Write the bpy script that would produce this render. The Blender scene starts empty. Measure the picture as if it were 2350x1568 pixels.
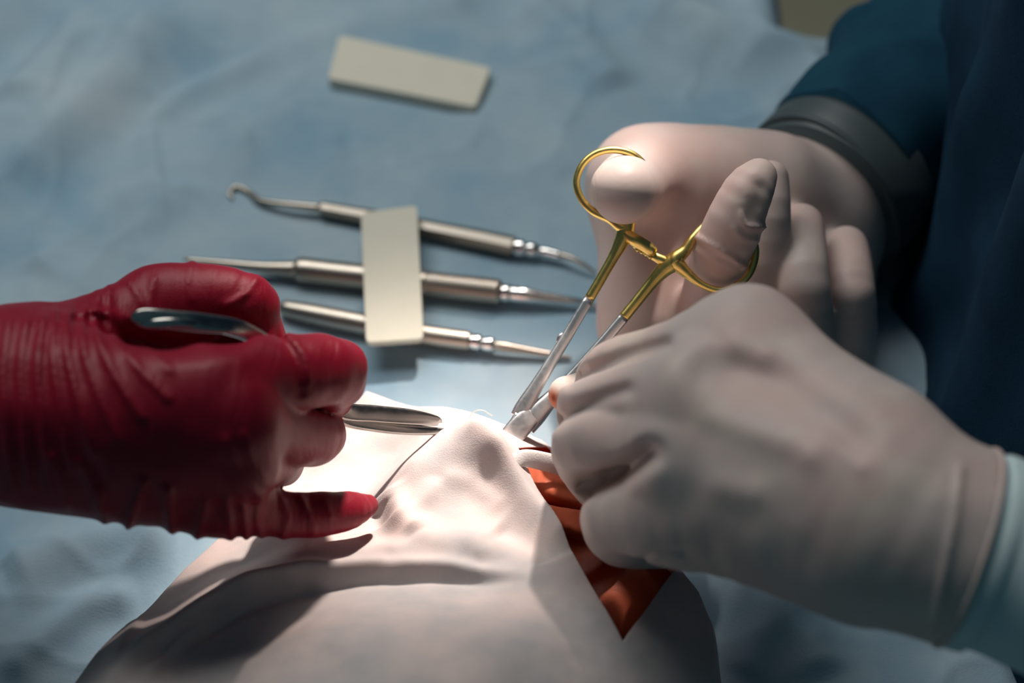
import bpy, bmesh, math, random
import numpy as np
from mathutils import Vector, Matrix

# ------------------------------------------------------------------ camera, world, lights, exposure
W, H, F = 2350.0, 1568.0, 4896.0            # frame in pixels, focal length in pixels (75 mm on 36 mm)
PITCH = math.radians(47.8)
CAM = np.array([0.0, -0.645, 0.711])
RIGHT = np.array([1.0, 0, 0])
FWD = np.array([0, math.cos(PITCH), -math.sin(PITCH)])
UP = np.array([0, math.sin(PITCH), math.cos(PITCH)])

def P(px, py, d):
    """a point seen at px,py at distance d along the optical axis (metres)"""
    return CAM + FWD*d + RIGHT*((px-W/2)*d/F) + UP*((H/2-py)*d/F)

def Z(px, py, z):
    """a point seen at px,py that lies at height z"""
    r = FWD + RIGHT*((px-W/2)/F) + UP*((H/2-py)/F)
    return CAM + r*((z-CAM[2])/r[2])

sc = bpy.context.scene
col = sc.collection
cd = bpy.data.cameras.new('camera'); cam = bpy.data.objects.new('camera', cd); col.objects.link(cam)
cam.location = CAM; cam.rotation_euler = (math.pi/2-PITCH, 0, 0)
cd.lens = 75; cd.sensor_width = 36; cd.clip_start = 0.01
cd.dof.use_dof = True; cd.dof.focus_distance = 0.828; cd.dof.aperture_fstop = 4.5
sc.camera = cam
sc.view_settings.view_transform = 'Standard'; sc.view_settings.look = 'None'
sc.view_settings.exposure = 0.0; sc.view_settings.gamma = 1.0
sc.view_settings.use_curve_mapping = False

wd = bpy.data.worlds.new('room_light'); sc.world = wd; wd.use_nodes = True
bg = wd.node_tree.nodes['Background']
bg.inputs[0].default_value = (0.17, 0.42, 0.54, 1); bg.inputs[1].default_value = 0.105

def look(o, target):
    d = Vector(target) - o.location
    o.rotation_euler = d.to_track_quat('-Z', 'Y').to_euler()

SITE = Vector(Z(985, 990, .05))
def spot(name, loc, tgt, watts, deg, blend, size, rgb):
    l = bpy.data.lights.new(name, 'SPOT'); o = bpy.data.objects.new(name, l); col.objects.link(o)
    l.energy = watts; l.spot_size = math.radians(deg); l.spot_blend = blend; l.shadow_soft_size = size
    l.color = rgb; o.location = loc; look(o, tgt); return o
def area(name, loc, tgt, watts, sx, sy, rgb):
    l = bpy.data.lights.new(name, 'AREA'); o = bpy.data.objects.new(name, l); col.objects.link(o)
    l.shape = 'RECTANGLE'; l.size = sx; l.size_y = sy; l.energy = watts; l.color = rgb
    o.location = loc; look(o, tgt); return o

spot('surgical_lamp_light', (0.22, 0.85, 1.15), SITE, 300, 8.5, 1.0, 0.05, (1.0, 0.85, 0.77))
area('ceiling_panel_light', (-0.36, 0.52, 1.16), (-0.28, 0.08, 0), 9.8, 0.95, 0.6, (1.0, 0.97, 0.94))

# ------------------------------------------------------------------ materials
MATS = {}
def lin(c):
    return tuple((x/12.92 if x <= .04045 else ((x+.055)/1.055)**2.4) for x in c)
def rgb8(r, g, b): return lin((r/255, g/255, b/255)) + (1,)

class NT:
    def __init__(s, name):
        s.m = bpy.data.materials.new(name); s.m.use_nodes = True; s.t = s.m.node_tree
        s.b = s.t.nodes['Principled BSDF']; s.out = s.t.nodes['Material Output']
    def n(s, typ, **kw):
        nd = s.t.nodes.new(typ)
        for k, v in kw.items():
            if k in nd.inputs: nd.inputs[k].default_value = v
            else: setattr(nd, k, v)
        return nd
    def l(s, a, b): s.t.links.new(a, b)
    def coords(s):
        return s.n('ShaderNodeTexCoord').outputs['Object']
    def noise(s, scale, detail=4, rough=.5, vec=None, dist=0):
        nd = s.n('ShaderNodeTexNoise'); nd.inputs['Scale'].default_value = scale
        nd.inputs['Detail'].default_value = detail; nd.inputs['Roughness'].default_value = rough
        nd.inputs['Distortion'].default_value = dist
        s.l(vec if vec is not None else s.coords(), nd.inputs['Vector']); return nd.outputs['Fac']
    def ramp(s, fac, stops):
        r = s.n('ShaderNodeValToRGB'); e = r.color_ramp.elements
        while len(e) < len(stops): e.new(.5)
        for q, (p, c) in zip(e, stops): q.position = p; q.color = c if len(c) == 4 else c+(1,)
        s.l(fac, r.inputs[0]); return r.outputs[0]
    def mix(s, fac, a, b, blend='MIX'):
        m = s.n('ShaderNodeMix', data_type='RGBA', blend_type=blend)
        for v, i in ((fac, 0), (a, 6), (b, 7)):
            if hasattr(v, 'is_linked'): s.l(v, m.inputs[i])
            else: m.inputs[i].default_value = v
        return m.outputs[2]
    def bump(s, h, strength, dist=.001):
        b = s.n('ShaderNodeBump'); b.inputs['Strength'].default_value = strength; b.inputs['Distance'].default_value = dist
        s.l(h, b.inputs['Height']); return b.outputs[0]

def cloth_mat(name, c1, c2, transl=.25, nscale=30, fibre=1500, tcol=None, bump=.35):
    k = NT(name)
    big = k.noise(nscale, 5, .6)
    fine = k.noise(fibre, 3, .7)
    c = k.mix(k.ramp(big, [(.3, (0,0,0)), (.7, (1,1,1))]), c1, c2)
    c = k.mix(k.ramp(fine, [(.35, (0,0,0)), (.7, (.35,.35,.35))]), c, (1,1,1,1), 'MIX') if False else c
    k.b.inputs['Roughness'].default_value = .85; k.b.inputs['Specular IOR Level'].default_value = .15
    k.b.inputs['Sheen Weight'].default_value = .0
    k.l(c, k.b.inputs['Base Color'])
    bm = k.bump(fine, bump, .0006); k.l(bm, k.b.inputs['Normal'])
    t = k.n('ShaderNodeBsdfTranslucent')
    if tcol: t.inputs[0].default_value = tcol
    else: k.l(c, t.inputs[0])
    k.l(bm, t.inputs['Normal'])
    ms = k.n('ShaderNodeMixShader'); ms.inputs[0].default_value = transl
    k.l(k.b.outputs[0], ms.inputs[1]); k.l(t.outputs[0], ms.inputs[2]); k.l(ms.outputs[0], k.out.inputs[0])
    return k.m

MATS['drape'] = cloth_mat('blue_nonwoven', rgb8(126,162,182), rgb8(172,190,198), .0, 11, 900)  # broad two-tone noise also paints soft fold shading into the blue
MATS['facecloth'] = cloth_mat('pale_nonwoven', rgb8(196,200,200), rgb8(238,226,219), .28, 30, 1600, rgb8(244,140,112))
MATS['gown'] = cloth_mat('navy_nonwoven', rgb8(16,44,66), rgb8(24,58,80), .0, 25, 700)
MATS['sleeve'] = cloth_mat('teal_nonwoven', rgb8(14,54,74), rgb8(24,68,86), .0, 25, 700)
MATS['cuff'] = cloth_mat('pale_blue_cuff', rgb8(200,222,224), rgb8(212,230,230), .0, 30, 900)
MATS['gauze'] = cloth_mat('white_gauze', rgb8(240,236,232), rgb8(246,242,240), .2, 200, 1500)

def metal(name, c, rough, aniso=0, ns=600, amt=.12):
    k = NT(name); k.b.inputs['Metallic'].default_value = 1
    f = k.noise(ns, 4)
    k.l(k.mix(f, tuple(x*(1-amt) for x in c[:3])+(1,), c), k.b.inputs['Base Color'])
    r = k.n('ShaderNodeMapRange'); r.inputs[3].default_value = rough*.75; r.inputs[4].default_value = rough*1.3
    k.l(f, r.inputs[0]); k.l(r.outputs[0], k.b.inputs['Roughness'])
    return k.m
MATS['gold'] = metal('gold_plate', (.92, .70, .22, 1), .33)
MATS['steel'] = metal('satin_steel', (.80, .81, .81, 1), .40)
MATS['darksteel'] = metal('brushed_steel', (.46, .42, .36, 1), .36)
MATS['forcepssteel'] = metal('polished_steel', (.50, .48, .45, 1), .22)
MATS['chrome'] = metal('chrome', (.85, .84, .82, 1), .14)

def plain(name, c1, c2, rough, ns=60, spec=.4, bump=0, bs=300, sss=0, ssc=None):
    k = NT(name)
    k.l(k.mix(k.noise(ns, 4), c1, c2), k.b.inputs['Base Color'])
    k.b.inputs['Roughness'].default_value = rough; k.b.inputs['Specular IOR Level'].default_value = spec
    if bump: k.l(k.bump(k.noise(bs, 4), bump, .001), k.b.inputs['Normal'])
    if sss:
        k.b.inputs['Subsurface Weight'].default_value = sss
        k.b.inputs['Subsurface Radius'].default_value = ssc or (1, .4, .3)
        k.b.inputs['Subsurface Scale'].default_value = .004
    return k.m
MATS['foam'] = plain('cream_foam', rgb8(214,212,194), rgb8(222,220,204), .8, 90, .2, .1, 900)
MATS['floor'] = plain('tan_floor', rgb8(196,184,154), rgb8(204,192,162), .6, 5)
MATS['skin'] = plain('iodine_skin', rgb8(150,62,34), rgb8(196,104,72), .45, 50, .4, .12, 500, .25)
MATS['latexdark'] = plain('latex_over_sleeve', rgb8(62,76,80), rgb8(72,82,84), .5)
MATS['thread'] = plain('thread', rgb8(230,225,215), rgb8(235,230,220), .6)

def glove_red():
    k = NT('red_nitrile')
    co = k.coords()
    k.l(k.mix(k.noise(25, 4), rgb8(128,2,32), rgb8(144,5,38)), k.b.inputs['Base Color'])
    k.b.inputs['Roughness'].default_value = .48; k.b.inputs['Specular IOR Level'].default_value = .35
    mp = k.n('ShaderNodeMapping'); k.l(co, mp.inputs[0])
    mp.inputs['Rotation'].default_value = (0, 0, math.radians(-12)); mp.inputs['Scale'].default_value = (1, .18, .25)
    w = k.noise(130, 3, .5, mp.outputs[0], .6)
    fine = k.noise(1800, 2, .5)
    h = k.mix(.12, w, fine)
    k.l(k.bump(h, .35, .0035), k.b.inputs['Normal'])
    return k.m
MATS['red'] = glove_red()

def glove_white(stains):
    k = NT('white_latex')
    co = k.coords()
    n1 = k.ramp(k.noise(16, 4, .55), [(.38, (0,0,0)), (.62, (1,1,1))])
    c = k.mix(n1, rgb8(208,182,174), rgb8(200,188,182))
    n2 = k.ramp(k.noise(38, 3, .5), [(.55, (0,0,0)), (.72, (1,1,1))])
    c = k.mix(n2, c, rgb8(210,196,184))
    for (p, r, colr, soft) in stains:
        d = k.n('ShaderNodeVectorMath', operation='DISTANCE'); k.l(co, d.inputs[0]); d.inputs[1].default_value = tuple(p)
        mr = k.n('ShaderNodeMapRange'); mr.inputs[1].default_value = r; mr.inputs[2].default_value = r*soft
        mr.inputs[3].default_value = 0; mr.inputs[4].default_value = 1
        k.l(d.outputs['Value'], mr.inputs[0]); c = k.mix(mr.outputs[0], c, colr)
    k.l(c, k.b.inputs['Base Color'])
    k.b.inputs['Roughness'].default_value = .5; k.b.inputs['Specular IOR Level'].default_value = .3
    k.b.inputs['Subsurface Weight'].default_value = .25
    k.b.inputs['Subsurface Radius'].default_value = (1, .45, .35); k.b.inputs['Subsurface Scale'].default_value = .005
    k.l(k.bump(k.noise(60, 3, .5), .06, .002), k.b.inputs['Normal'])
    return k.m

# ------------------------------------------------------------------ mesh helpers
def link(name, verts, faces, mat, parent=None, smooth=True):
    me = bpy.data.meshes.new(name)
    if isinstance(verts, np.ndarray): verts = verts.tolist()
    if isinstance(faces, np.ndarray): faces = faces.tolist()
    me.from_pydata(verts, [], faces); me.update()
    if smooth: me.polygons.foreach_set('use_smooth', [True]*len(me.polygons))
    me.materials.append(MATS[mat] if isinstance(mat, str) else mat)
    o = bpy.data.objects.new(name, me); col.objects.link(o)
    if parent: o.parent = parent
    return o
def finish(o):
    """put the object's mesh origin at its base so it can be moved as one thing"""
    return o
def tag(o, label=None, cat=None, group=None, kind=None):
    for k, v in (('label', label), ('category', cat), ('group', group), ('kind', kind)):
        if v: o[k] = v
    return o
def root(name, label, cat, group=None):
    o = bpy.data.objects.new(name, None); o.empty_display_size = .02; col.objects.link(o)
    return tag(o, label, cat, group)

def catmull(pts, n, closed=False):
    pts = np.asarray(pts, float); m = len(pts); out = []
    segs = m if closed else m-1
    for i in range(segs):
        if closed: a, b, c, d = pts[(i-1) % m], pts[i], pts[(i+1) % m], pts[(i+2) % m]
        else: a, b, c, d = pts[max(i-1, 0)], pts[i], pts[i+1], pts[min(i+2, m-1)]
        for t in np.linspace(0, 1, n, endpoint=False):
            out.append(.5*((2*b)+(c-a)*t+(2*a-5*b+4*c-d)*t*t+(3*b-a-3*c+d)*t**3))
    if not closed: out.append(pts[-1])
    return np.array(out)

def sweep(path, ra, rb=None, ref=None, seg=16, closed=False, power=2.0):
    """tube along path; half-widths ra (along the reference normal) and rb (across)"""
    path = np.asarray(path); n = len(path)
    ra = np.broadcast_to(np.asarray(ra, float), (n,)); rb = ra if rb is None else np.broadcast_to(np.asarray(rb, float), (n,))
    T = np.roll(path, -1, 0)-np.roll(path, 1, 0) if closed else np.gradient(path, axis=0)
    T /= np.linalg.norm(T, axis=1)[:, None]+1e-12
    ref = np.asarray(ref if ref is not None else -FWD, float)
    V = []
    for i in range(n):
        nn = ref-T[i]*ref.dot(T[i]); nn /= np.linalg.norm(nn)+1e-12
        bb = np.cross(T[i], nn)
        for j in range(seg):
            a = 2*math.pi*j/seg; ca, sa = math.cos(a), math.sin(a)
            ca = math.copysign(abs(ca)**(2/power), ca); sa = math.copysign(abs(sa)**(2/power), sa)
            V.append(path[i]+nn*ca*ra[i]+bb*sa*rb[i])
    Fc = []
    rng = n if closed else n-1
    for i in range(rng):
        k = (i+1) % n
        for j in range(seg):
            q = (j+1) % seg
            Fc.append((i*seg+j, i*seg+q, k*seg+q, k*seg+j))
    if not closed:
        Fc.append(tuple(range(seg))[::-1]); Fc.append(tuple(range((n-1)*seg, n*seg)))
    return V, Fc
def merge(parts):
    V, Fc = [], []
    for v, f in parts:
        o = len(V); V += list(map(tuple, v)); Fc += [tuple(i+o for i in q) for q in f]
    return V, Fc
def pix(pts):
    """[(px,py,d,r_px)] -> path, radii in metres"""
    a = np.array([P(p[0], p[1], p[2]) for p in pts]); r = np.array([p[3]*p[2]/F for p in pts])
    return a, r
def tube(pts, n=8, closed=False, seg=16, flat=1.0, power=2.0, ref=None):
    a, r = pix(pts)
    pth = catmull(np.hstack([a, r[:, None]]), n, closed)
    rr = np.maximum(pth[:, 3], 1e-5)
    return sweep(pth[:, :3], rr*flat, rr, ref, seg, closed, power)

# ---- signed-distance modelling for gloves and skin
def cones(X, chain, k):
    a, r = pix(chain); q = catmull(np.hstack([a, r[:, None]]), 3); a, r = q[:, :3], q[:, 3]; d = None
    for i in range(len(a)-1):
        ba = a[i+1]-a[i]; L = ba.dot(ba); Y = X-a[i]
        t = np.clip((Y@ba)/L, 0, 1)
        Y = Y-t[..., None]*ba
        q = np.sqrt(np.einsum('...i,...i->...', Y, Y))-(r[i]+t*(r[i+1]-r[i]))
        d = q if d is None else np.minimum(d, q)
    return d
def smin(a, b, k):
    h = np.clip(.5+.5*(b-a)/k, 0, 1)
    return b+(a-b)*h-k*h*(1-h)
def smax(a, b, k): return -smin(-a, -b, k)

def surface_nets(fn, lo, hi, step):
    lo = np.array(lo); hi = np.array(hi)
    n = np.ceil((hi-lo)/step).astype(int)+1
    ax = [lo[i]+step*np.arange(n[i]) for i in range(3)]
    B = 6; n = ((n+B-1)//B)*B                                        # coarse blocks first, fine samples only near the surface
    ax = [lo[i]+step*np.arange(n[i]) for i in range(3)]
    nb = n//B
    bc = np.stack(np.meshgrid(*[ax[i][::B]+step*(B-1)/2 for i in range(3)], indexing='ij'), -1).reshape(-1, 3)
    dc = fn(bc)
    D4 = np.repeat(dc[:, None], B**3, 1).astype(np.float32)
    near = np.nonzero(np.abs(dc) < step*B*.87+.006)[0]
    o = np.arange(B)*step-step*(B-1)/2
    off = np.stack(np.meshgrid(o, o, o, indexing='ij'), -1).reshape(-1, 3)
    for i in range(0, len(near), 1500):
        k_ = near[i:i+1500]
        D4[k_] = fn(bc[k_][:, None, :]+off[None])
    D = D4.reshape(nb[0], nb[1], nb[2], B, B, B).transpose(0, 3, 1, 4, 2, 5).reshape(n[0], n[1], n[2])
    c = [slice(None, -1), slice(1, None)]
    cnt = np.zeros(n-1, np.float32); acc = np.zeros(tuple(n-1)+(3,), np.float32)
    corners = [(a, b, e) for a in (0, 1) for b in (0, 1) for e in (0, 1)]
    val = {k: D[c[k[0]], c[k[1]], c[k[2]]] for k in corners}
    for k in corners:
        for axis in range(3):
            if k[axis] == 0:
                k2 = list(k); k2[axis] = 1; k2 = tuple(k2)
                v0, v1 = val[k], val[k2]
                s = (v0 < 0) != (v1 < 0)
                t = np.where(s, v0/np.where(s, v0-v1, 1), 0)
                cnt += s
                for b in range(3):
                    acc[..., b] += s*((t if b == axis else k[b]))
    act = cnt > 0
    idx = -np.ones(act.shape, int); idx[act] = np.arange(act.sum())
    g = np.argwhere(act)
    V = lo+step*(g+acc[act]/cnt[act][:, None])
    faces = []
    for axis in range(3):
        u, v = (axis+1) % 3, (axis+2) % 3
        sl0 = [slice(1, -1)]*3; sl1 = [slice(1, -1)]*3
        sl0[axis] = slice(0, -1); sl1[axis] = slice(1, None)
        a, b = D[tuple(sl0)] < 0, D[tuple(sl1)] < 0
        for inside in (True, False):
            e = np.argwhere((a != b) & (a == inside))
            if not len(e): continue
            e = e.copy(); e[:, u] += 1; e[:, v] += 1
            q = []
            for du, dv in ((-1, -1), (0, -1), (0, 0), (-1, 0)):
                f = e.copy(); f[:, u] += du; f[:, v] += dv
                q.append(idx[f[:, 0], f[:, 1], f[:, 2]])
            q = np.stack(q, 1)
            q = q[(q >= 0).all(1)]
            faces.append(q if inside else q[:, ::-1])
    return V, np.concatenate(faces)

rs = np.random.RandomState(7)
def vnoise_factory(seed):
    r = np.random.RandomState(seed); tab = r.rand(64, 64, 64).astype(np.float32)*2-1
    def f(x, y, z):
        xi, yi, zi = np.floor(x).astype(int), np.floor(y).astype(int), np.floor(z).astype(int)
        a, b, c = x-xi, y-yi, z-zi
        a, b, c = a*a*(3-2*a), b*b*(3-2*b), c*c*(3-2*c)
        o = 0
        for i in (0, 1):
            for j in (0, 1):
                for k in (0, 1):
                    o = o+tab[(xi+i) % 64, (yi+j) % 64, (zi+k) % 64]*(a if i else 1-a)*(b if j else 1-b)*(c if k else 1-c)
        return o
    return f
vn = vnoise_factory(3)
def fbm2(x, y, oct=4, seed=0.):
    o = 0; a = 1.
    for i in range(oct):
        o = o+a*vn(x*2**i+seed, y*2**i+seed*1.7, np.zeros_like(x)+seed); a *= .5
    return o

def glove(name, palm, fingers, mat, parent, step, kpalm, kfing, kjoin, extra=None):
    allp = [pix(c) for c in palm+fingers]
    pts = np.concatenate([a for a, r in allp]); rad = np.concatenate([r for a, r in allp])
    lo = (pts-rad[:, None]).min(0)-.008; hi = (pts+rad[:, None]).max(0)+.008
    def fn(X):
        d = None
        for c in palm:
            q = cones(X, c, kpalm); d = q if d is None else smin(d, q, kpalm)
        f = None
        for c in fingers:
            q = cones(X, c, .004); f = q if f is None else smin(f, q, kfing)
        d = smin(d, f, kjoin)
        if extra: d = extra(X, d)
        return d
    V, Fc = surface_nets(fn, lo, hi, step)
    return link(name, V, Fc, mat, parent)

def ridge_px(X, pts, dmax):
    """distance (metres) to a line of (px,py) drawn on the near side of a body"""
    p = X-CAM; dep = p@FWD; u = W/2+F*(p@RIGHT)/dep; v = H/2-F*(p@UP)/dep; d = None
    pts = catmull(pts, 4)
    for i in range(len(pts)-1):
        a, b = pts[i], pts[i+1]; ab = b-a
        t = np.clip(((u-a[0])*ab[0]+(v-a[1])*ab[1])/(ab@ab), 0, 1)
        q = np.hypot(u-a[0]-t*ab[0], v-a[1]-t*ab[1])
        d = q if d is None else np.minimum(d, q)
    return np.where(dep < dmax, d*dep/F, 1.)

def ridge_seg(X, pts):
    """distance to a polyline of (px,py,d)"""
    a = [P(*p) for p in pts]; d = None
    for i in range(len(a)-1):
        ba = a[i+1]-a[i]; t = np.clip(((X-a[i])@ba)/ba.dot(ba), 0, 1)
        q = np.linalg.norm(X-a[i]-t[..., None]*ba, axis=-1)
        d = q if d is None else np.minimum(d, q)
    return d

# ------------------------------------------------------------------ floor
fl = link('floor', [(-3,-3,-.85),(3,-3,-.85),(3,3,-.85),(-3,3,-.85)], [(0,1,2,3)], 'floor'); tag(fl, kind='structure')
fl['label'] = 'tan floor seen past the edge of the blue drape'

# ------------------------------------------------------------------ blue drape over the table
def polyline_dist(x, y, pts):
    d = np.full(x.shape, 9.); side = np.zeros(x.shape); tt = np.zeros(x.shape); L = 0
    tot = sum(np.linalg.norm(pts[i+1]-pts[i]) for i in range(len(pts)-1))
    for i in range(len(pts)-1):
        a, b = pts[i], pts[i+1]; ab = b-a; l = np.linalg.norm(ab)
        t = np.clip(((x-a[0])*ab[0]+(y-a[1])*ab[1])/(l*l), 0, 1)
        dx, dy = x-a[0]-t*ab[0], y-a[1]-t*ab[1]
        q = np.hypot(dx, dy); s = np.sign(ab[0]*dy-ab[1]*dx)
        m = q < d; d = np.where(m, q, d); side = np.where(m, s, side); tt = np.where(m, (L+t*l)/tot, tt); L += l
    return d, side, tt
def fold(x, y, pix_pts, amp, w, z0=0., asym=1.0, n=6):
    pts = catmull([Z(p[0], p[1], p[2] if len(p) > 2 else z0)[:2] for p in pix_pts], n)
    d, s, t = polyline_dist(x, y, pts)
    ww = np.where(s > 0, w, w*asym)
    return amp*np.exp(-(d/ww)**2)*np.clip(np.sin(np.pi*np.clip(t, .02, .98))*2.5, 0, 1)

nx, ny = 520, 460
xs = np.linspace(-.62, .215, nx); ys = np.linspace(-.42, .62, ny)
gx, gy = np.meshgrid(xs, ys, indexing='ij')
wx = gx+.012*fbm2(gx*11, gy*11, 3, 5.1); wy = gy+.012*fbm2(gx*11, gy*11, 3, 9.3)
gz = .0025*fbm2(wx*14, wy*14, 3, 1.3)
gz += .0030*(1-np.abs(fbm2(wx*9, wy*9, 2, 21.7)))**5
gz += .0016*(1-np.abs(fbm2(wx*22, wy*22, 2, 33.7)))**6
# long diagonal folds in the far left corner
u = (gx*.72-gy*.69)
gz += .010*np.clip((-gx-.05)/.3, 0, 1)*np.clip((gy+.05)/.2, 0, 1)*np.sin(u*70+2*fbm2(gx*5, gy*5, 2, 2.2))
gz -= .10*np.clip((-u-.30)/.4, 0, 1)**1.5
for pts, amp, w, asym in (
    ([(345,280),(352,360),(372,480),(380,560)], .004, .0035, 3),
    ([(350,440),(560,470),(720,520),(850,560)], .006, .004, 3.2),
    ([(370,480),(480,520),(620,560),(760,560)], .003, .006, 1),
    ([(640,240),(760,330),(760,430)], .003, .006, 1.5),
    ([(960,560),(1060,650),(1200,760),(1330,860)], .003, .003, 2),
    ([(1010,600),(1100,690),(1250,840)], .002, .003, 2),
    ([(640,120),(900,60),(1100,0)], .006, .012, 1),
    ([(1200,0),(1330,110),(1420,220)], .008, .012, 1),
    ([(1450,0),(1640,80),(1850,180),(2000,300)], .012, .014, 1.4),
    ([(820,370),(900,440),(1010,420)], .004, .005, 2),
    ([(0,1330),(200,1260),(420,1230)], .010, .012, 1.3),
    ([(0,1568),(110,1470),(200,1400),(330,1370)], .006, .007, 1),
    ([(1680,1330),(1800,1400),(1900,1568)], .008, .010, 1.3),
    ([(1700,1568),(1760,1450),(1830,1380)], .005, .008, 1),
    ([(840,860),(1000,870),(1150,900)], .003, .006, 1),
    ([(345,285),(420,220),(560,160),(640,120)], .004, .005, 2), ([(480,240),(560,330),(580,430)], .003, .004, 2),
    ([(770,300),(775,380),(800,470)], .003, .004, 2), ([(990,380),(1040,450),(1080,500)], .003, .004, 2), ([(870,470),(850,430),(880,400),(930,390)], .003, .004, 2),
    ([(60,640),(160,560),(250,480),(330,440)], .004, .006, 2), ([(0,420),(150,300),(300,130),(380,0)], .007, .010, 2), ([(0,250),(120,120),(220,0)], .008, .010, 1.5),
    ([(1050,250),(1180,330),(1320,420)], .004, .008, 2), ([(700,830),(900,850),(1120,860)], .002, .005, 1),
): gz += fold(gx, gy, pts, amp, w, 0., asym)
# flatten where the instruments lie, so that they rest on the cloth
for px, py, r, zz0 in ((900,630,.08,.0032), (1150,660,.06,.0032), (650,590,.06,.0032), (940,170,.05,.0035)):
    c = Z(px, py, 0.); m = np.exp(-((gx-c[0])**2+(gy-c[1])**2)/(r*r)); m = np.clip(m*1.5, 0, 1); gz = gz*(1-.93*m)+zz0*.93*m
gz -= .25*np.clip((gx-.192)/.03, 0, 1)**2*.25
ex = Z(1790, 40, 0.)[0]; ey = Z(1880, 100, 0.)[1]
edge = np.minimum(gx-ex, gy-ey)
gz += .006*np.exp(-((edge+.012)/.01)**2)
gz -= .03*np.clip((edge+.006)/.012, 0, 1)**2
ids = np.arange(nx*ny).reshape(nx, ny)
quads = np.stack([ids[:-1, :-1], ids[1:, :-1], ids[1:, 1:], ids[:-1, 1:]], -1)
ec = .25*(edge[:-1, :-1]+edge[1:, :-1]+edge[1:, 1:]+edge[:-1, 1:])
Q = quads[ec < .004].reshape(-1, 4)
V = np.stack([gx, gy, gz], -1).reshape(-1, 3)
dr = link('surgical_drape', V, Q, 'drape')
tag(dr, 'pale blue creased nonwoven drape spread over the whole table', 'drape')
def drape_z(x, y):
    i = int(np.clip((x-xs[0])/(xs[1]-xs[0]), 0, nx-1)); j = int(np.clip((y-ys[0])/(ys[1]-ys[0]), 0, ny-1))
    return gz[i, j]
bm = bmesh.new(); bm.from_mesh(dr.data)
bmesh.ops.delete(bm, geom=[v for v in bm.verts if not v.link_faces], context='VERTS'); bm.to_mesh(dr.data); bm.free()
md = dr.modifiers.new('thickness', 'SOLIDIFY'); md.thickness = .0006; md.offset = -1

# ------------------------------------------------------------------ cloth over the patient's face
ctrl = [(840,895,35),(920,910,40),(1000,930,52),(1090,950,58),(1160,970,56),(1250,1010,50),
 (1060,1000,73),(1130,1030,74),(1000,1010,66),(930,1005,42),(850,1000,36),(945,1060,64),(920,1110,60),(890,1045,36),(855,1100,35),(780,1030,35),(760,1100,34),(700,1100,30),
 (1000,1100,66),(1100,1100,67),(1180,1090,67),(1000,1200,64),(1150,1200,65),(1280,1250,66),(880,1190,52),(900,1240,60),(960,1140,64),
 (180,1568,48),(300,1430,42),(430,1300,36),(500,1240,33),(640,1100,28),(740,1000,28),
 (250,1568,66),(330,1480,62),(450,1400,60),(560,1340,62),(700,1290,65),(900,1255,69),(1100,1262,72),(1220,1290,71),
 (560,1290,44),(650,1240,48),(750,1235,54),(380,1400,46),
 (380,1520,60),(500,1435,59),(700,1345,61),(900,1305,65),(1100,1302,68),
 (450,1568,66),(600,1500,70),(700,1450,76),(900,1400,79),(900,1560,94),(700,1560,85),(1100,1400,79),(1100,1560,96),(1200,1500,90),(1300,1400,76),(1400,1480,74),(1300,1560,86),
 (1330,1330,69),(1500,1400,60),(1500,1560,66),(1550,1480,62),(1610,1420,48),(1620,1560,52),(1560,1300,44),(1590,1350,46),(1400,1150,52),(1450,1250,54),
 (900,1750,98),(400,1750,70),(1300,1750,85),(1600,1750,50),(150,1750,48)]
CP = np.array([Z(a, b, c/1000.) for a, b, c in ctrl])
def tps_fit(C, reg=2e-4):
    s = .1; A = C[:, :2]/s; n = len(A)
    r = np.linalg.norm(A[:, None]-A[None], axis=-1); K = np.where(r > 0, r*r*np.log(r+1e-9), 0)+np.eye(n)*reg
    Pm = np.hstack([np.ones((n, 1)), A]); M = np.zeros((n+3, n+3)); M[:n, :n] = K; M[:n, n:] = Pm; M[n:, :n] = Pm.T
    w = np.linalg.solve(M, np.concatenate([C[:, 2], np.zeros(3)]))
    def f(x, y):
        o = w[n]+w[n+1]*x/s+w[n+2]*y/s
        for i in range(n):
            q = np.hypot(x/s-A[i, 0], y/s-A[i, 1]); o = o+w[i]*q*q*np.log(q+1e-9)
        return o
    return f
cloth_h = tps_fit(CP, 1e-3)
outline = [(120,1600,47),(430,1288,36),(640,1090,28),(840,890,34),(1000,925,52),(1150,965,58),(1250,1005,50),(1555,1285,44),(1610,1350,46),(1645,1430,47),(1650,1500,50),(1640,1800,50),(130,1800,48)]
OL = np.array([Z(a, b, c/1000.)[:2] for a, b, c in outline])
def outline_sd(x, y):
    """positive outside"""
    n = len(OL); d = np.full(x.shape, 9.); ins = np.zeros(x.shape, bool)
    for i in range(n):
        a, b = OL[i], OL[(i+1) % n]; ab = b-a
        t = np.clip(((x-a[0])*ab[0]+(y-a[1])*ab[1])/ab.dot(ab), 0, 1)
        d = np.minimum(d, np.hypot(x-a[0]-t*ab[0], y-a[1]-t*ab[1]))
        c = ((a[1] > y) != (b[1] > y)) & (x < (b[0]-a[0])*(y-a[1])/(b[1]-a[1]+1e-12)+a[0])
        ins ^= c
    return np.where(ins, -d, d)
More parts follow.
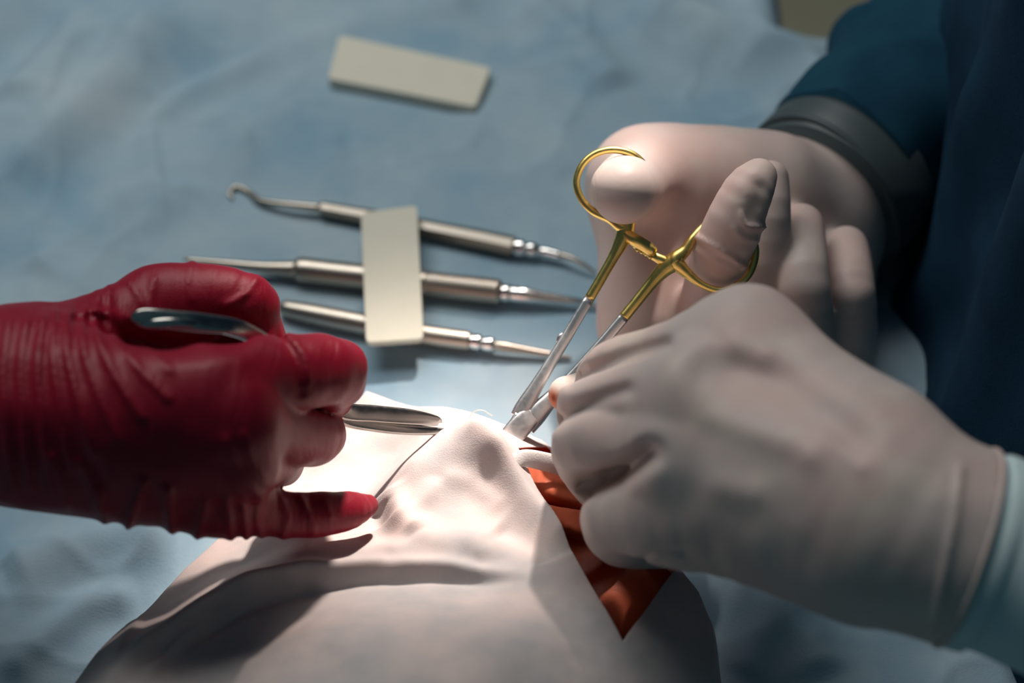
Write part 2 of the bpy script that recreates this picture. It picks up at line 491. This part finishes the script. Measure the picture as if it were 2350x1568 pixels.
def face_cloth(x, y):
    h = cloth_h(x, y)
    fz = lambda pts, amp, w, asym=1.: fold(x, y, pts, amp, w, .06, asym)
    h = h+fz([(1040,985,.066),(1110,1005,.068),(1160,1060,.070),(1240,1140,.072),(1340,1240,.070)], .007, .0042, 1.8)
    h = h+fz([(890,1150,.055),(930,1200,.06),(1010,1230,.07),(1120,1215,.075)], .0025, .007)
    h = h+fz([(240,1575,.068),(330,1478,.064),(450,1395,.062),(560,1335,.064),(700,1288,.071),(900,1255,.08),(1100,1262,.084),(1230,1292,.083)], .005, .0042, 1.0)
    h = h-fz([(400,1520,.056),(520,1435,.056),(700,1355,.064),(900,1312,.073),(1100,1304,.078),(1215,1310,.08)], .0028, .0032)
    h = h+fz([(330,1568,.064),(420,1470,.06),(560,1375,.062)], .002, .002)
    h = h+fz([(320,1400,.045),(300,1480,.05),(255,1560,.055)], .0025, .0025, 2)
    h = h+fz([(1000,1085,.07),(1080,1090,.072),(1160,1140,.074)], .0014, .004)
    h = h+fz([(820,1230,.06),(960,1150,.066),(1010,1080,.07)], .0016, .004)
    h = h+fz([(880,1130,.052),(905,1190,.058),(960,1230,.066)], .005, .006)-fz([(1130,1180,.074),(1210,1215,.075),(1270,1270,.076)], .004, .007)
    h = h-fz([(870,1175,.05),(880,1215,.056)], .004, .004)
    h = h+.0006*fbm2(x*60, y*60, 3, 4.4)+.0022*fbm2(x*26, y*26, 2, 8.4)*np.clip((-y-.13)/.05, 0, 1)
    sd = outline_sd(x, y)
    t = np.clip((sd+.002)/.010, 0, 1); t = t*t*(3-2*t)
    return h*(1-t)-.006*t, sd
cnx, cny = 330, 330
cxs = np.linspace(-.205, .115, cnx); cys = np.linspace(-.29, .0, cny)
cgx, cgy = np.meshgrid(cxs, cys, indexing='ij')
cgz, csd = face_cloth(cgx, cgy)
ids = np.arange(cnx*cny).reshape(cnx, cny)
quads = np.stack([ids[:-1, :-1], ids[1:, :-1], ids[1:, 1:], ids[:-1, 1:]], -1)
keep = csd[:-1, :-1] < .0105
fc = link('face_cloth', np.stack([cgx, cgy, cgz], -1).reshape(-1, 3), quads[keep].reshape(-1, 4), 'facecloth')
tag(fc, 'pinkish white nonwoven cloth with a pointed opening, draped over the patient', 'cloth')
OPEN = [(1430,1470,.072), (1190,1030,.067), (1256,1012,.056), (1560,1290,.046)]
OW = [Z(*p) for p in OPEN]
bm = bmesh.new(); bm.from_mesh(fc.data)
cen = sum(OW)/4
for i in range(4):
    a, b = OW[i], OW[(i+1) % 4]; nrm = np.array([b[1]-a[1], a[0]-b[0], 0.]); 
    if nrm.dot(cen-a) > 0: nrm = -nrm
    bmesh.ops.bisect_plane(bm, geom=bm.verts[:]+bm.edges[:]+bm.faces[:], plane_co=Vector(a), plane_no=Vector(nrm))
dele = []
for f in bm.faces:
    c = np.array(f.calc_center_median()); ok = True
    for i in range(4):
        a, b = OW[i], OW[(i+1) % 4]; nrm = np.array([b[1]-a[1], a[0]-b[0], 0.])
        if nrm.dot(cen-a) > 0: nrm = -nrm
        if nrm.dot(c-a) > 0: ok = False; break
    if ok: dele.append(f)
bmesh.ops.delete(bm, geom=dele, context='FACES')
bmesh.ops.delete(bm, geom=[v for v in bm.verts if not v.link_faces], context='VERTS')
for f in bm.faces: f.smooth = True
bm.to_mesh(fc.data); bm.free()
md = fc.modifiers.new('thickness', 'SOLIDIFY'); md.thickness = .0005; md.offset = -1

# ------------------------------------------------------------------ the patient
def zd(px, py, z):
    p = Z(px, py, z); return float((p-CAM).dot(FWD))
def zc(px, py, z, r): return (px, py, zd(px, py, z), r)
patient = root('person', 'patient with orange stained skin showing through the opening of the pale cloth', 'person')
def pat_extra(X, d):
    i = np.clip(((X[..., 0]-cxs[0])/(cxs[1]-cxs[0])).astype(int), 0, cnx-1); j = np.clip(((X[..., 1]-cys[0])/(cys[1]-cys[0])).astype(int), 0, cny-1)
    d = smax(d, (X[..., 2]-(cgz[i, j]-.004))*.8, .003)               # the cloth rests on the skin
    return smax(d, .010-X[..., 2], .003)
glove('face', [[zc(1150,1180,.000,250), zc(1000,1350,.020,280)], [zc(1330,1280,-.002,165), zc(1400,1420,.008,160)],
               [zc(1420,1230,.006,150), zc(1480,1330,.010,140)]],
      [[zc(1170,1022,.056,40), zc(1240,1026,.052,42), zc(1330,1060,.042,42)],
       [zc(1200,1100,.056,46), zc(1275,1112,.054,46), zc(1360,1150,.046,44)],
       [zc(1255,1190,.058,44), zc(1325,1192,.056,44), zc(1400,1215,.048,44)]],
      'skin', patient, .0014, .012, .0015, .004, pat_extra)

# ------------------------------------------------------------------ assistant's red-gloved hand
RED_CREASES = [  # pixel lines, height, width
 ([(20,740),(5,860),(15,1000),(30,1130)], .0013, .0016), ([(62,735),(45,850),(55,980),(70,1120)], .0014, .0015), ([(100,728),(85,850),(98,990),(120,1130)], .0016, .0016),
 ([(128,715),(120,820),(140,950),(165,1080)], .0013, .0014), ([(160,705),(152,800),(178,920),(215,1040)], .0016, .0016), ([(195,690),(190,790),(222,900),(270,1010)], .0012, .0014),
 ([(225,675),(222,760),(262,860),(325,960)], .0015, .0015), ([(250,660),(255,745),(305,830),(385,915)], .0013, .0014), ([(200,705),(270,735),(330,790),(390,850)], .0010, .0013),
 ([(150,720),(250,715),(320,745)], .0011, .0013), ([(180,1060),(210,1110),(225,1170)], .0014, .0016), ([(120,1050),(140,1100),(150,1160)], .0012, .0016),
 ([(300,650),(330,700),(350,740)], .0010, .0013), ([(355,640),(345,690),(365,730)], .0010, .0014), ([(440,600),(432,650),(440,690)], .0009, .0011),
 ([(590,640),(560,675),(520,705)], .0009, .0010), ([(505,700),(540,690),(575,672)], .0006, .0009),
 ([(645,775),(678,825),(690,900)], -.0018, .0020), ([(660,770),(700,820),(708,880)], .0008, .0012), ([(560,1000),(580,1060),(610,1110)], .0009, .0016), ([(520,1010),(545,1080),(590,1130)], .0009, .0016),
 ([(600,1140),(590,1190),(600,1235)], .0012, .0014), ([(650,1150),(660,1190),(650,1235)], .0010, .0013), ([(690,1140),(712,1190),(720,1225)], .0011, .0011), ([(745,1150),(760,1190)], .0007, .001),
 ([(560,1170),(565,1240)], .0016, .0014), ([(520,1150),(530,1240)], .0012, .0014), ([(470,1160),(450,1245)], .0015, .0016), ([(385,1130),(395,1245)], .0020, .0020),
 ([(330,1110),(310,1160),(290,1225)], .0022, .0016), ([(230,1130),(240,1200)], .0013, .0016)]
def red_extra(X, d):
    near = np.abs(d) < .009
    if not near.any(): return d
    Y = X[near]; e = d[near]
    e = e+.0005*vn(Y[..., 0]*110, Y[..., 1]*110, Y[..., 2]*110)
    for pts, amp, wdt in RED_CREASES:
        q = ridge_px(Y, pts, .80); e = e-amp*np.exp(-(q/wdt)**2)
    q = ridge_px(Y, [(300,775),(380,795),(450,795),(540,772)], .80); e = e+.005*np.exp(-(q/.0045)**2)
    d = d.copy(); d[near] = e
    return d
assistant = root('person', 'person in a dark red glove reaching in from the left, holding steel forceps', 'person')
palm = [[(-700,940,.80,225), (-200,925,.78,205), (40,925,.765,200)],
        [(40,880,.765,135), (260,900,.752,112), (470,868,.748,98)],
        [(40,920,.762,150), (280,925,.748,130), (530,950,.745,102)],
        [(40,975,.765,150), (290,1010,.752,130), (540,1050,.752,92)],
        [(40,1000,.77,135), (270,1070,.765,128), (500,1130,.77,96)],
        [(60,830,.775,110), (240,760,.79,92), (360,700,.80,82)],
        [(200,850,.790,100), (360,810,.798,70), (480,800,.800,60), (600,800,.802,52)]]
fing = [[(470,868,.748,98), (640,860,.765,92), (765,852,.785,80), (750,905,.818,58), (775,945,.828,40)],
        [(545,965,.748,96), (690,1003,.792,70), (728,998,.812,66), (720,965,.835,50)],
        [(545,1055,.755,88), (632,1062,.797,56), (648,1062,.815,50), (660,1010,.83,40)],
        [(500,1130,.77,95), (620,1178,.785,56), (740,1180,.797,51), (800,1172,.805,44), (843,1160,.812,28)],
        [(360,700,.80,84), (440,688,.80,84), (560,696,.80,72), (592,735,.805,52), (622,790,.812,40)]]
glove('gloved_hand', palm, fing, 'red', assistant, .00122, .014, .0012, .007, red_extra)

# ------------------------------------------------------------------ surgeon: gloves, gown, sleeves
surgeon = root('person', 'surgeon in dark blue gown and white latex gloves working from the right', 'person')
dried = rgb8(150,70,40)
MATS['latex'] = glove_white([(P(1266,918,.832), .0055, rgb8(214,128,92), .35), (P(1268,915,.831), .0022, dried, .3), (P(1790,405,.857), .0009, dried, .5),
                             (P(1762,412,.823), .0006, rgb8(120,70,50), .5), (P(1660,463,.822), .0006, rgb8(150,100,80), .5), (P(1450,450,.82), .0006, rgb8(150,105,90), .5)])
NEAR_AXIS = P(2308,1286,.700)-P(2208,1255,.700); NEAR_AXIS /= np.linalg.norm(NEAR_AXIS)
def near_extra(X, d):
    near = np.abs(d) < .009
    if near.any():
        Y = X[near]; e = d[near]
        e = e+.0004*vn(Y[..., 0]*90, Y[..., 1]*90, Y[..., 2]*90)
        for pts, amp, wdt in (([(1530,790),(1420,825),(1310,875)], -.0026, .0026), ([(1440,895),(1380,915),(1275,968)], -.0026, .0026),
                              ([(1490,1040),(1440,1072),(1350,1112)], -.0075, .0040), ([(1570,1268),(1500,1262),(1470,1290)], -.0012, .0014),
                              ([(1620,850),(1740,865),(1860,935),(1960,1010)], -.0030, .0075), ([(1690,790),(1745,815)], .0012, .005),
                              ([(1640,960),(1760,1000),(1850,1040)], .0012, .005), ([(1660,1120),(1720,1130)], .0016, .006),
                              ([(1880,990),(1940,1040),(1975,1070)], .0008, .003), ([(2205,1075),(2190,1200),(2140,1450)], .0012, .0014)):
            q = ridge_px(Y, pts, .76 if pts[0][0] > 1550 else .80); e = e-amp*np.exp(-(q/wdt)**2)
        d = d.copy(); d[near] = e
    return smax(d, (X-P(2212,1256,.700))@NEAR_AXIS, .0006)
palm = [[(2420,1320,.698,236), (2215,1257,.700,234), (2080,1190,.703,226), (1960,1120,.712,212)],
        [(1650,860,.765,110), (1520,960,.775,96), (1480,1120,.780,84)],
        [(1640,980,.785,110), (1470,1000,.80,90), (1430,1130,.805,86)],
        [(1720,1050,.738,126), (1610,1095,.740,114), (1505,1125,.760,88)],
        [(1980,1040,.715,165), (1840,905,.73,140), (1715,800,.745,136)],
        [(1980,1100,.710,170), (1800,1000,.722,140), (1620,905,.735,125)],
        [(1980,1180,.710,180), (1780,1110,.722,150), (1590,1045,.735,122)],
        [(1980,1230,.715,190), (1760,1190,.730,160), (1560,1180,.745,112)]]
fing = [[(1715,800,.745,132), (1540,830,.765,92), (1405,852,.787,68), (1370,900,.822,58), (1335,930,.838,44)],
        [(1600,905,.735,122), (1460,915,.758,84), (1350,925,.786,70), (1345,990,.822,58)],
        [(1575,1035,.735,120), (1470,1020,.752,96), (1352,1015,.776,88), (1350,1080,.806,64)],
        [(1560,1180,.745,112), (1430,1180,.764,92), (1435,1218,.785,86), (1520,1235,.812,70)],
        [(1760,930,.80,110), (1560,900,.825,80), (1420,895,.832,62), (1300,905,.836,42)]]
glove('gloved_hand', palm, fing, 'latex', surgeon, .00122, .016, .0016, .009, near_extra)['label'] = 'back of the nearer white gloved hand, fingers curled over the wound'

FAR_AXIS = P(1960,376,.967)-P(1893,448,.955); FAR_AXIS /= np.linalg.norm(FAR_AXIS)
def far_extra(X, d):
    # nail seen through the latex of the first finger, and the folds where the ring presses
    near = np.abs(d) < .009
    if near.any():
        Y = X[near]; e = d[near]
        e = e+.0003*vn(Y[..., 0]*90, Y[..., 1]*90, Y[..., 2]*90)
        for pts, amp, wdt, dm in (([(1745,430),(1740,460),(1725,485)], -.0013, .0034, .85), ([(1700,492),(1715,520),(1760,522)], .0013, .0011, .85), ([(1685,525),(1705,548),(1740,552)], .0008, .0010, .85),
                              ([(1588,540),(1640,568),(1712,615)], .0016, .0011, .87), ([(1590,572),(1640,600),(1690,618)], .0009, .0010, .87)):
            q = ridge_px(Y, pts, dm); e = e-amp*np.exp(-(q/wdt)**2)
        d = d.copy(); d[near] = e
    return smax(d, (X-P(1893,448,.955))@FAR_AXIS, .0006)
palm = [[(1885,460,.955,165), (1800,520,.945,160), (1740,520,.94,160)],
        [(1760,430,.925,130), (1600,420,.920,134), (1490,428,.915,134)],
        [(1485,430,.915,112), (1480,560,.908,108), (1475,740,.900,108)],
        [(1700,500,.935,150), (1660,620,.930,140), (1640,760,.915,130)],
        [(1850,540,.960,145), (1880,640,.950,128), (1860,760,.935,130)]]
fing = [[(1500,405,.910,100), (1452,425,.872,84), (1434,436,.846,80), (1432,438,.830,72)],
        [(1620,770,.905,75), (1635,650,.868,66), (1675,535,.842,68), (1712,450,.836,60), (1742,405,.838,42)],
        [(1755,780,.905,62), (1762,640,.880,54), (1766,500,.870,50), (1768,412,.872,44)],
        [(1862,800,.915,60), (1850,700,.872,61), (1842,600,.876,59), (1838,520,.895,54)],
        [(1955,800,.925,58), (1956,700,.890,57), (1950,630,.893,55), (1942,570,.910,52)]]
glove('gloved_hand', palm, fing, 'latex', surgeon, .00122, .016, .0012, .006, far_extra)['label'] = 'palm of the farther white gloved hand with fingers in the gold rings'

# glove rims: rolled beads round each wrist
def ring_around(c0, c1, r_px, bead_px, ell=1.0, seg=64, wob=.03):
    a = P(*c0); ax = P(*c1)-a; ax /= np.linalg.norm(ax)
    e1 = UP-ax*UP.dot(ax); e1 /= np.linalg.norm(e1); e2 = np.cross(ax, e1)
    r = r_px*c0[2]/F; b = bead_px*c0[2]/F
    th = np.linspace(0, 2*math.pi, seg, endpoint=False)
    pth = np.array([a+e1*math.cos(t)*r+e2*math.sin(t)*r*ell+ax*r*wob*math.sin(2*t+1) for t in th])
    return sweep(pth, b, b, ax, 10, True)
v, f = ring_around((2212,1256,.700), (2312,1287,.700), 233, 8, wob=.02); link('glove_rim', v, f, 'latex', surgeon)

def sleeve_tube(name, pts, mat, parent, amp=.003, fs=30, n=24, seg=72, seed=0.):
    a, r = pix(pts); pth = catmull(np.hstack([a, r[:, None]]), n)
    v, f = sweep(pth[:, :3], pth[:, 3], pth[:, 3], UP, seg)
    v = np.array(v); m = len(pth); c = np.repeat(pth[:, :3], seg, 0); dirn = v-c; dirn /= np.linalg.norm(dirn, axis=1)[:, None]
    nz = vn(v[:, 0]*fs+seed, v[:, 1]*fs, v[:, 2]*fs)+.5*vn(v[:, 0]*fs*2+seed, v[:, 1]*fs*2, v[:, 2]*fs*2)
    nz2 = (1-np.abs(vn(v[:, 0]*fs*.8+9+seed, v[:, 1]*fs*.8, v[:, 2]*fs*.8)))**4
    v = v+dirn*(amp*(nz+nz2))[:, None]
    return link(name, v, f, mat, parent)
sleeve_tube('knit_cuff', [(2190,1250,.700,224), (2300,1284,.699,226), (2450,1330,.697,238), (2600,1380,.697,248)], 'cuff', surgeon, .0008, 40)
sleeve_tube('cuff_band', [(2232,1262,.700,232), (2245,1267,.700,235), (2262,1272,.700,234), (2270,1275,.700,229)], 'cuff', surgeon, .0004, 40)
sleeve_tube('gown_sleeve', [(2560,1370,.697,262), (2750,1430,.70,300), (3000,1500,.74,330)], 'sleeve', surgeon, .005, 25)
sleeve_tube('gown_sleeve', [(-420,935,.79,222), (-520,937,.792,250), (-900,950,.81,275), (-1500,960,.85,310)], 'sleeve', assistant, .004, 25, seed=6.)
# far sleeve, dark, running from the wrist up behind the gown front
v, f = ring_around((1893,448,.955), (1960,376,.967), 214, 9, .9, 64, .03); link('glove_rim', v, f, 'latexdark', surgeon)
v, f = ring_around((1950,388,.966), (2020,315,.978), 219, 9, .9, 64, .03); link('glove_rim', v, f, 'latexdark', surgeon)
sleeve_tube('glove_cuff', [(1885,458,.953,200), (1910,430,.958,210), (1950,388,.966,213)], 'latexdark', surgeon, .0015, 30)
sleeve_tube('gown_sleeve', [(1935,404,.963,205), (2000,336,.975,216), (2070,262,.99,214), (2200,130,1.02,240), (2400,-60,1.06,290)], 'sleeve', surgeon, .006, 22, seed=3.)

# gown front: a torso-sized shell standing on the right, facing the table
def gown():
    nt, nzv = 420, 260
    th = np.linspace(math.radians(60), math.radians(300), nt); zz = np.linspace(-.55, .62, nzv)
    T, ZZ = np.meshgrid(th, zz, indexing='ij')
    c, s = np.cos(T), np.sin(T)
    ax_, ay = .165, .30
    grow = 1+.10*np.clip(-ZZ, 0, 1)
    x = .352+np.sign(c)*np.abs(c)**.6*ax_*grow+.10*np.clip(ZZ, 0, 1); y = .075+np.sign(s)*np.abs(s)**.6*ay*grow
    nrm = np.stack([c/ax_, s/ay], -1); nrm /= np.linalg.norm(nrm, axis=-1)[..., None]
    f = .009*np.sin(y*75+2.5*vn(y*6, ZZ*3, ZZ*0)+ZZ*4)*(.4+.6*np.abs(vn(y*4+3, ZZ*4, y*0)))
    f = f+.010*vn(y*14, ZZ*7, y*0+2.)+.004*vn(y*40, ZZ*25, y*0+7.)
    # overlap of the gown front: a step running down the chest
    f = f+.010*np.clip((.10-.25*ZZ-y)/.006, 0, 1)
    x = x+nrm[..., 0]*f; y = y+nrm[..., 1]*f
    idn = np.arange(nt*nzv).reshape(nt, nzv)
    q = np.stack([idn[:-1, :-1], idn[1:, :-1], idn[1:, 1:], idn[:-1, 1:]], -1).reshape(-1, 4)
    o = link('gown', np.stack([x, y, ZZ], -1).reshape(-1, 3), q, 'gown', surgeon)
    m = o.modifiers.new('thickness', 'SOLIDIFY'); m.thickness = .001; m.offset = 0
gown()

# ------------------------------------------------------------------ needle holder
nh = root('needle_holder', 'needle holder with gold finger rings and steel jaws in the white gloved hand', 'needle holder')
RD = .846
r1 = [(1432,522,RD,17), (1400,503,RD,11), (1362,486,RD,9), (1335,458,RD,8.5), (1323,420,RD,8.5), (1335,381,RD,8.5), (1364,354,RD,8.5), (1405,344,RD,8.5), (1448,353,RD,8.5), (1480,380,RD,8), (1494,418,RD,8), (1486,458,RD,8.5), (1464,490,RD,10), (1444,512,RD,14)]
r2 = [(1548,598,RD,20), (1572,575,RD,14), (1592,545,RD,10), (1620,515,RD+.002,8), (1660,500,RD+.003,8), (1702,514,RD+.002,8), (1728,548,RD,8), (1734,585,RD-.001,9), (1722,625,RD-.002,9), (1692,655,RD-.002,9), (1652,667,RD-.002,9), (1612,654,RD-.001,9), (1580,630,RD,12), (1560,612,RD,17)]
v, f = tube(r1, 8, True, 14); link('finger_ring', v, f, 'gold', nh)
v, f = tube(r2, 8, True, 14); link('finger_ring', v, f, 'gold', nh)
v, f = tube([(1438,508,RD,22), (1434,535,RD,20), (1424,560,RD,17), (1408,590,RD,13), (1385,630,RD,12), (1352,686,RD,12)], 6, seg=18, flat=.8); link('gold_shank', v, f, 'gold', nh)
v, f = tube([(1562,590,RD,20), (1540,605,RD,22), (1520,622,RD,18), (1495,650,RD,14), (1455,700,RD,13), (1432,728,RD,13)], 6, seg=18, flat=.8); link('gold_shank', v, f, 'gold', nh)
v, f = tube([(1352,686,RD,12.5), (1290,790,RD-.001,13), (1240,872,RD-.002,15), (1205,930,RD-.002,20), (1190,958,RD-.002,20)], 6, seg=18, flat=.75, power=3); link('steel_shank', v, f, 'steel', nh)
v, f = tube([(1432,728,RD,12.5), (1380,790,RD,13), (1310,868,RD,14), (1262,918,RD-.001,19), (1230,950,RD-.001,26), (1205,975,RD-.001,28)], 6, seg=18, flat=.75, power=3); link('steel_shank', v, f, 'steel', nh)
v, f = tube([(1222,950,RD-.002,24), (1200,972,RD-.003,27), (1172,1004,RD-.003,27), (1152,1030,RD-.001,25), (1128,1062,RD+.003,18), (1105,1092,RD+.008,11)], 6, seg=20, flat=.55, power=4); link('jaw', v, f, 'steel', nh)
v, f = tube([(1196,955,RD-.0035,17), (1175,990,RD-.004,17), (1158,1015,RD-.003,16)], 6, seg=16, flat=.5, power=4); link('jaw', v, f, 'steel', nh)
v, f = tube([(1436,536,RD-.001,12), (1452,548,RD-.002,15), (1478,563,RD-.002,15), (1497,576,RD-.002,14), (1503,581,RD-.002,8)], 5, seg=16); link('ratchet_arm', v, f, 'gold', nh)
v, f = tube([(1548,610,RD,12), (1525,600,RD,13), (1505,590,RD,11), (1480,577,RD+.001,8), (1455,562,RD+.001,7)], 5, seg=14); ra_ = link('ratchet_arm', v, f, 'gold', nh)
for tx, ty in ((1464,575), (1474,580), (1484,585), (1493,591)):
    v, f = tube([(tx-4,ty-6,RD-.001,4), (tx,ty,RD-.001,5), (tx+2,ty+3,RD-.001,2.5)], 3, seg=8); link('ratchet_tooth', v, f, 'gold', ra_)
v, f = tube([(1294,766,RD-.0005,3), (1285,772,RD-.0005,6), (1279,786,RD-.0005,3)], 3, seg=8); link('shank_nub', v, f, 'steel', nh)

# ------------------------------------------------------------------ forceps in the red hand
fp = root('tissue_forceps', 'steel tissue forceps held between the fingers of the red glove', 'forceps')
UPREF = np.array([.3, -.45, .84])
v, f = tube([(302,730,.742,8), (330,727,.742,19), (400,735,.745,22), (470,742,.750,22), (560,757,.760,18), (650,815,.785,17), (720,885,.806,18), (780,940,.820,20), (860,950,.829,20), (940,957,.836,18), (1000,966,.841,12), (1008,970,.842,5)], 6, seg=18, flat=.35, power=4, ref=np.array([0,-.5,.86])); link('arm', v, f, 'forcepssteel', fp)
v, f = tube([(312,738,.742,6), (345,744,.742,12), (430,742,.746,12), (560,765,.764,16), (650,826,.788,17), (720,896,.809,18), (780,957,.823,17), (860,976,.831,16), (940,986,.838,13), (1010,990,.842,8), (1065,991,.845,2.5)], 6, seg=18, flat=.6, power=3, ref=np.array([0,-.5,.86])); link('arm', v, f, 'forcepssteel', fp)

# ------------------------------------------------------------------ three instruments on the drape and the foam strips
def instrument(label, segs):
    """segs: name, material, [(px, py, z, r_px)], flat"""
    t = root('dental_instrument', label, 'instrument', 'instruments under the cream strip')
    for nm, mt, pts, seg in segs:
        q = [(a, b, zd(a, b, c), r) for a, b, c, r in pts]
        v, f = tube(q, 6, seg=seg, ref=np.array([0,0,1.])); link(nm, v, f, mt, t, smooth=seg > 8)
    return t
instrument('thin steel dental probe with hooked tip, farthest of the three instruments', [
    ('hooked_tip', 'darksteel', [(533,455,.005,3),(527,445,.005,5),(533,433,.005,6),(550,430,.005,6),(575,444,.005,7),(600,462,.006,8),(660,470,.008,8),(735,478,.008,11)], 12),
    ('handle', 'darksteel', [(735,479,.008,14),(745,480,.008,17),(800,490,.008,18),(880,505,.008,20),(1000,530,.008,22),(1100,550,.008,24),(1178,567,.008,25)], 8),
    ('collar', 'chrome', [(1178,567,.008,18),(1186,568,.008,20),(1200,571,.008,20),(1206,572,.008,15),(1214,573,.008,18),(1228,575,.008,17),(1240,577,.008,11),(1252,579,.008,12),(1285,586,.008,10)], 14),
    ('tip', 'darksteel', [(1285,586,.008,9),(1310,592,.009,6),(1340,608,.008,5),(1368,628,.005,3)], 10)])
instrument('thick steel scaler with knurled grip, middle of the three instruments', [
    ('tip', 'darksteel', [(423,594,.012,4),(450,599,.012,7),(520,606,.010,10),(600,614,.009,14),(680,619,.009,22)], 12),
    ('handle', 'darksteel', [(678,619,.009,24),(692,620,.009,30),(760,628,.009,30),(900,644,.009,31),(980,653,.009,31)], 10),
    ('knurled_grip', 'darksteel', [(975,652,.009,29)]+[(975+6*i,652+.69*i,.009,30+1.6*(i % 2)) for i in range(1, 29)]+[(1150,672,.009,26)], 14),
    ('collar', 'chrome', [(1148,672,.009,20),(1156,673,.009,22),(1166,674,.009,22),(1174,675,.009,18)], 14),
    ('neck', 'chrome', [(1172,675,.009,20),(1200,678,.009,19),(1260,685,.008,14),(1320,692,.007,9),(1345,696,.006,6)], 14),
    ('tip', 'darksteel', [(1343,696,.006,6),(1370,704,.005,4),(1395,712,.005,3)], 10)])
instrument('steel curette with blunt rounded end, nearest of the three instruments', [
    ('handle', 'darksteel', [(640,704,.008,6),(648,706,.008,16),(670,711,.008,21),(740,726,.008,25),(840,746,.008,26),(960,768,.008,26),(1060,782,.008,25),(1078,784,.008,23)], 10),
    ('collar', 'chrome', [(1076,784,.008,18),(1084,785,.008,20),(1100,788,.008,20),(1106,789,.008,15),(1112,790,.008,18),(1128,792,.008,18),(1136,793,.008,13)], 14),
    ('tip', 'darksteel', [(1134,793,.008,12),(1160,797,.008,12),(1210,805,.007,9),(1270,815,.006,7),(1310,822,.005,4)], 12)])

def strip(name, label, corners, zs, th):
    c = [Z(px, py, z) for (px, py), z in zip(corners, zs)]
    n = 10; V, Fc = [], []
    # rounded rectangle from the four corners
    out = []
    for i in range(4):
        a, b, d = c[i-1], c[i], c[(i+1) % 4]
        e0 = (a-b)/np.linalg.norm(a-b); e1 = (d-b)/np.linalg.norm(d-b); r = .0028
        for t in np.linspace(0, 1, 6):
            p0 = b+e0*r; p1 = b+e1*r
            out.append((1-t)**2*p0+2*t*(1-t)*b+t*t*p1)
    m = len(out); nn = np.cross(c[1]-c[0], c[3]-c[0]); nn /= np.linalg.norm(nn); nn = nn if nn[2] > 0 else -nn
    cen = sum(out)/m
    rings = [(-th, .985), (-th*.85, 1.0), (-th*.15, 1.0), (0, .985)]
    for dz, sc_ in rings:
        for p in out:
            q = p-cen; l = np.linalg.norm(q); V.append(cen+q*(1-(1-sc_)*.03/l)+nn*dz)
    for k in range(3):
        for j in range(m):
            Fc.append((k*m+j, k*m+(j+1) % m, (k+1)*m+(j+1) % m, (k+1)*m+j))
    Fc.append(tuple(range(m))[::-1]); Fc.append(tuple(range(3*m, 4*m)))
    o = link(name, V, Fc, 'foam', smooth=False)
    return tag(o, label, 'foam strip', 'cream foam strips')
strip('foam_strip', 'cream foam strip lying across the three dental instruments', [(828,487),(957,470),(972,778),(840,787)], [.0185,.0185,.0180,.0180], .003)
strip('foam_strip', 'loose cream foam strip lying alone on the blue drape', [(778,80),(1128,155),(1092,246),(752,180)], [.009]*4, .005)

# ------------------------------------------------------------------ gauze at the wound and the suture thread
def thread(pts, r):
    a = np.array([Z(*p) for p in pts]); p = catmull(a, 8); return sweep(p, r, r, None, 8)
v, f = thread([(1078,958,.062),(1085,948,.064),(1097,942,.066),(1110,943,.066),(1120,949,.064),(1130,955,.060)], .0002)
tag(link('suture_thread', v, f, 'thread'), 'thin looped white suture thread standing up behind the forceps tip', 'thread')
gz_path = [(1165,1068,zd(1165,1068,.072),14),(1200,1052,zd(1200,1052,.071),20),(1250,1060,zd(1250,1060,.066),22),(1300,1075,zd(1300,1075,.06),22),(1345,1092,zd(1345,1092,.054),18)]
v, f = tube(gz_path, 8, seg=18, flat=.3); tag(link('gauze_roll', v, f, 'gauze'), 'small rolled white gauze tucked between the jaws and the white glove', 'gauze')
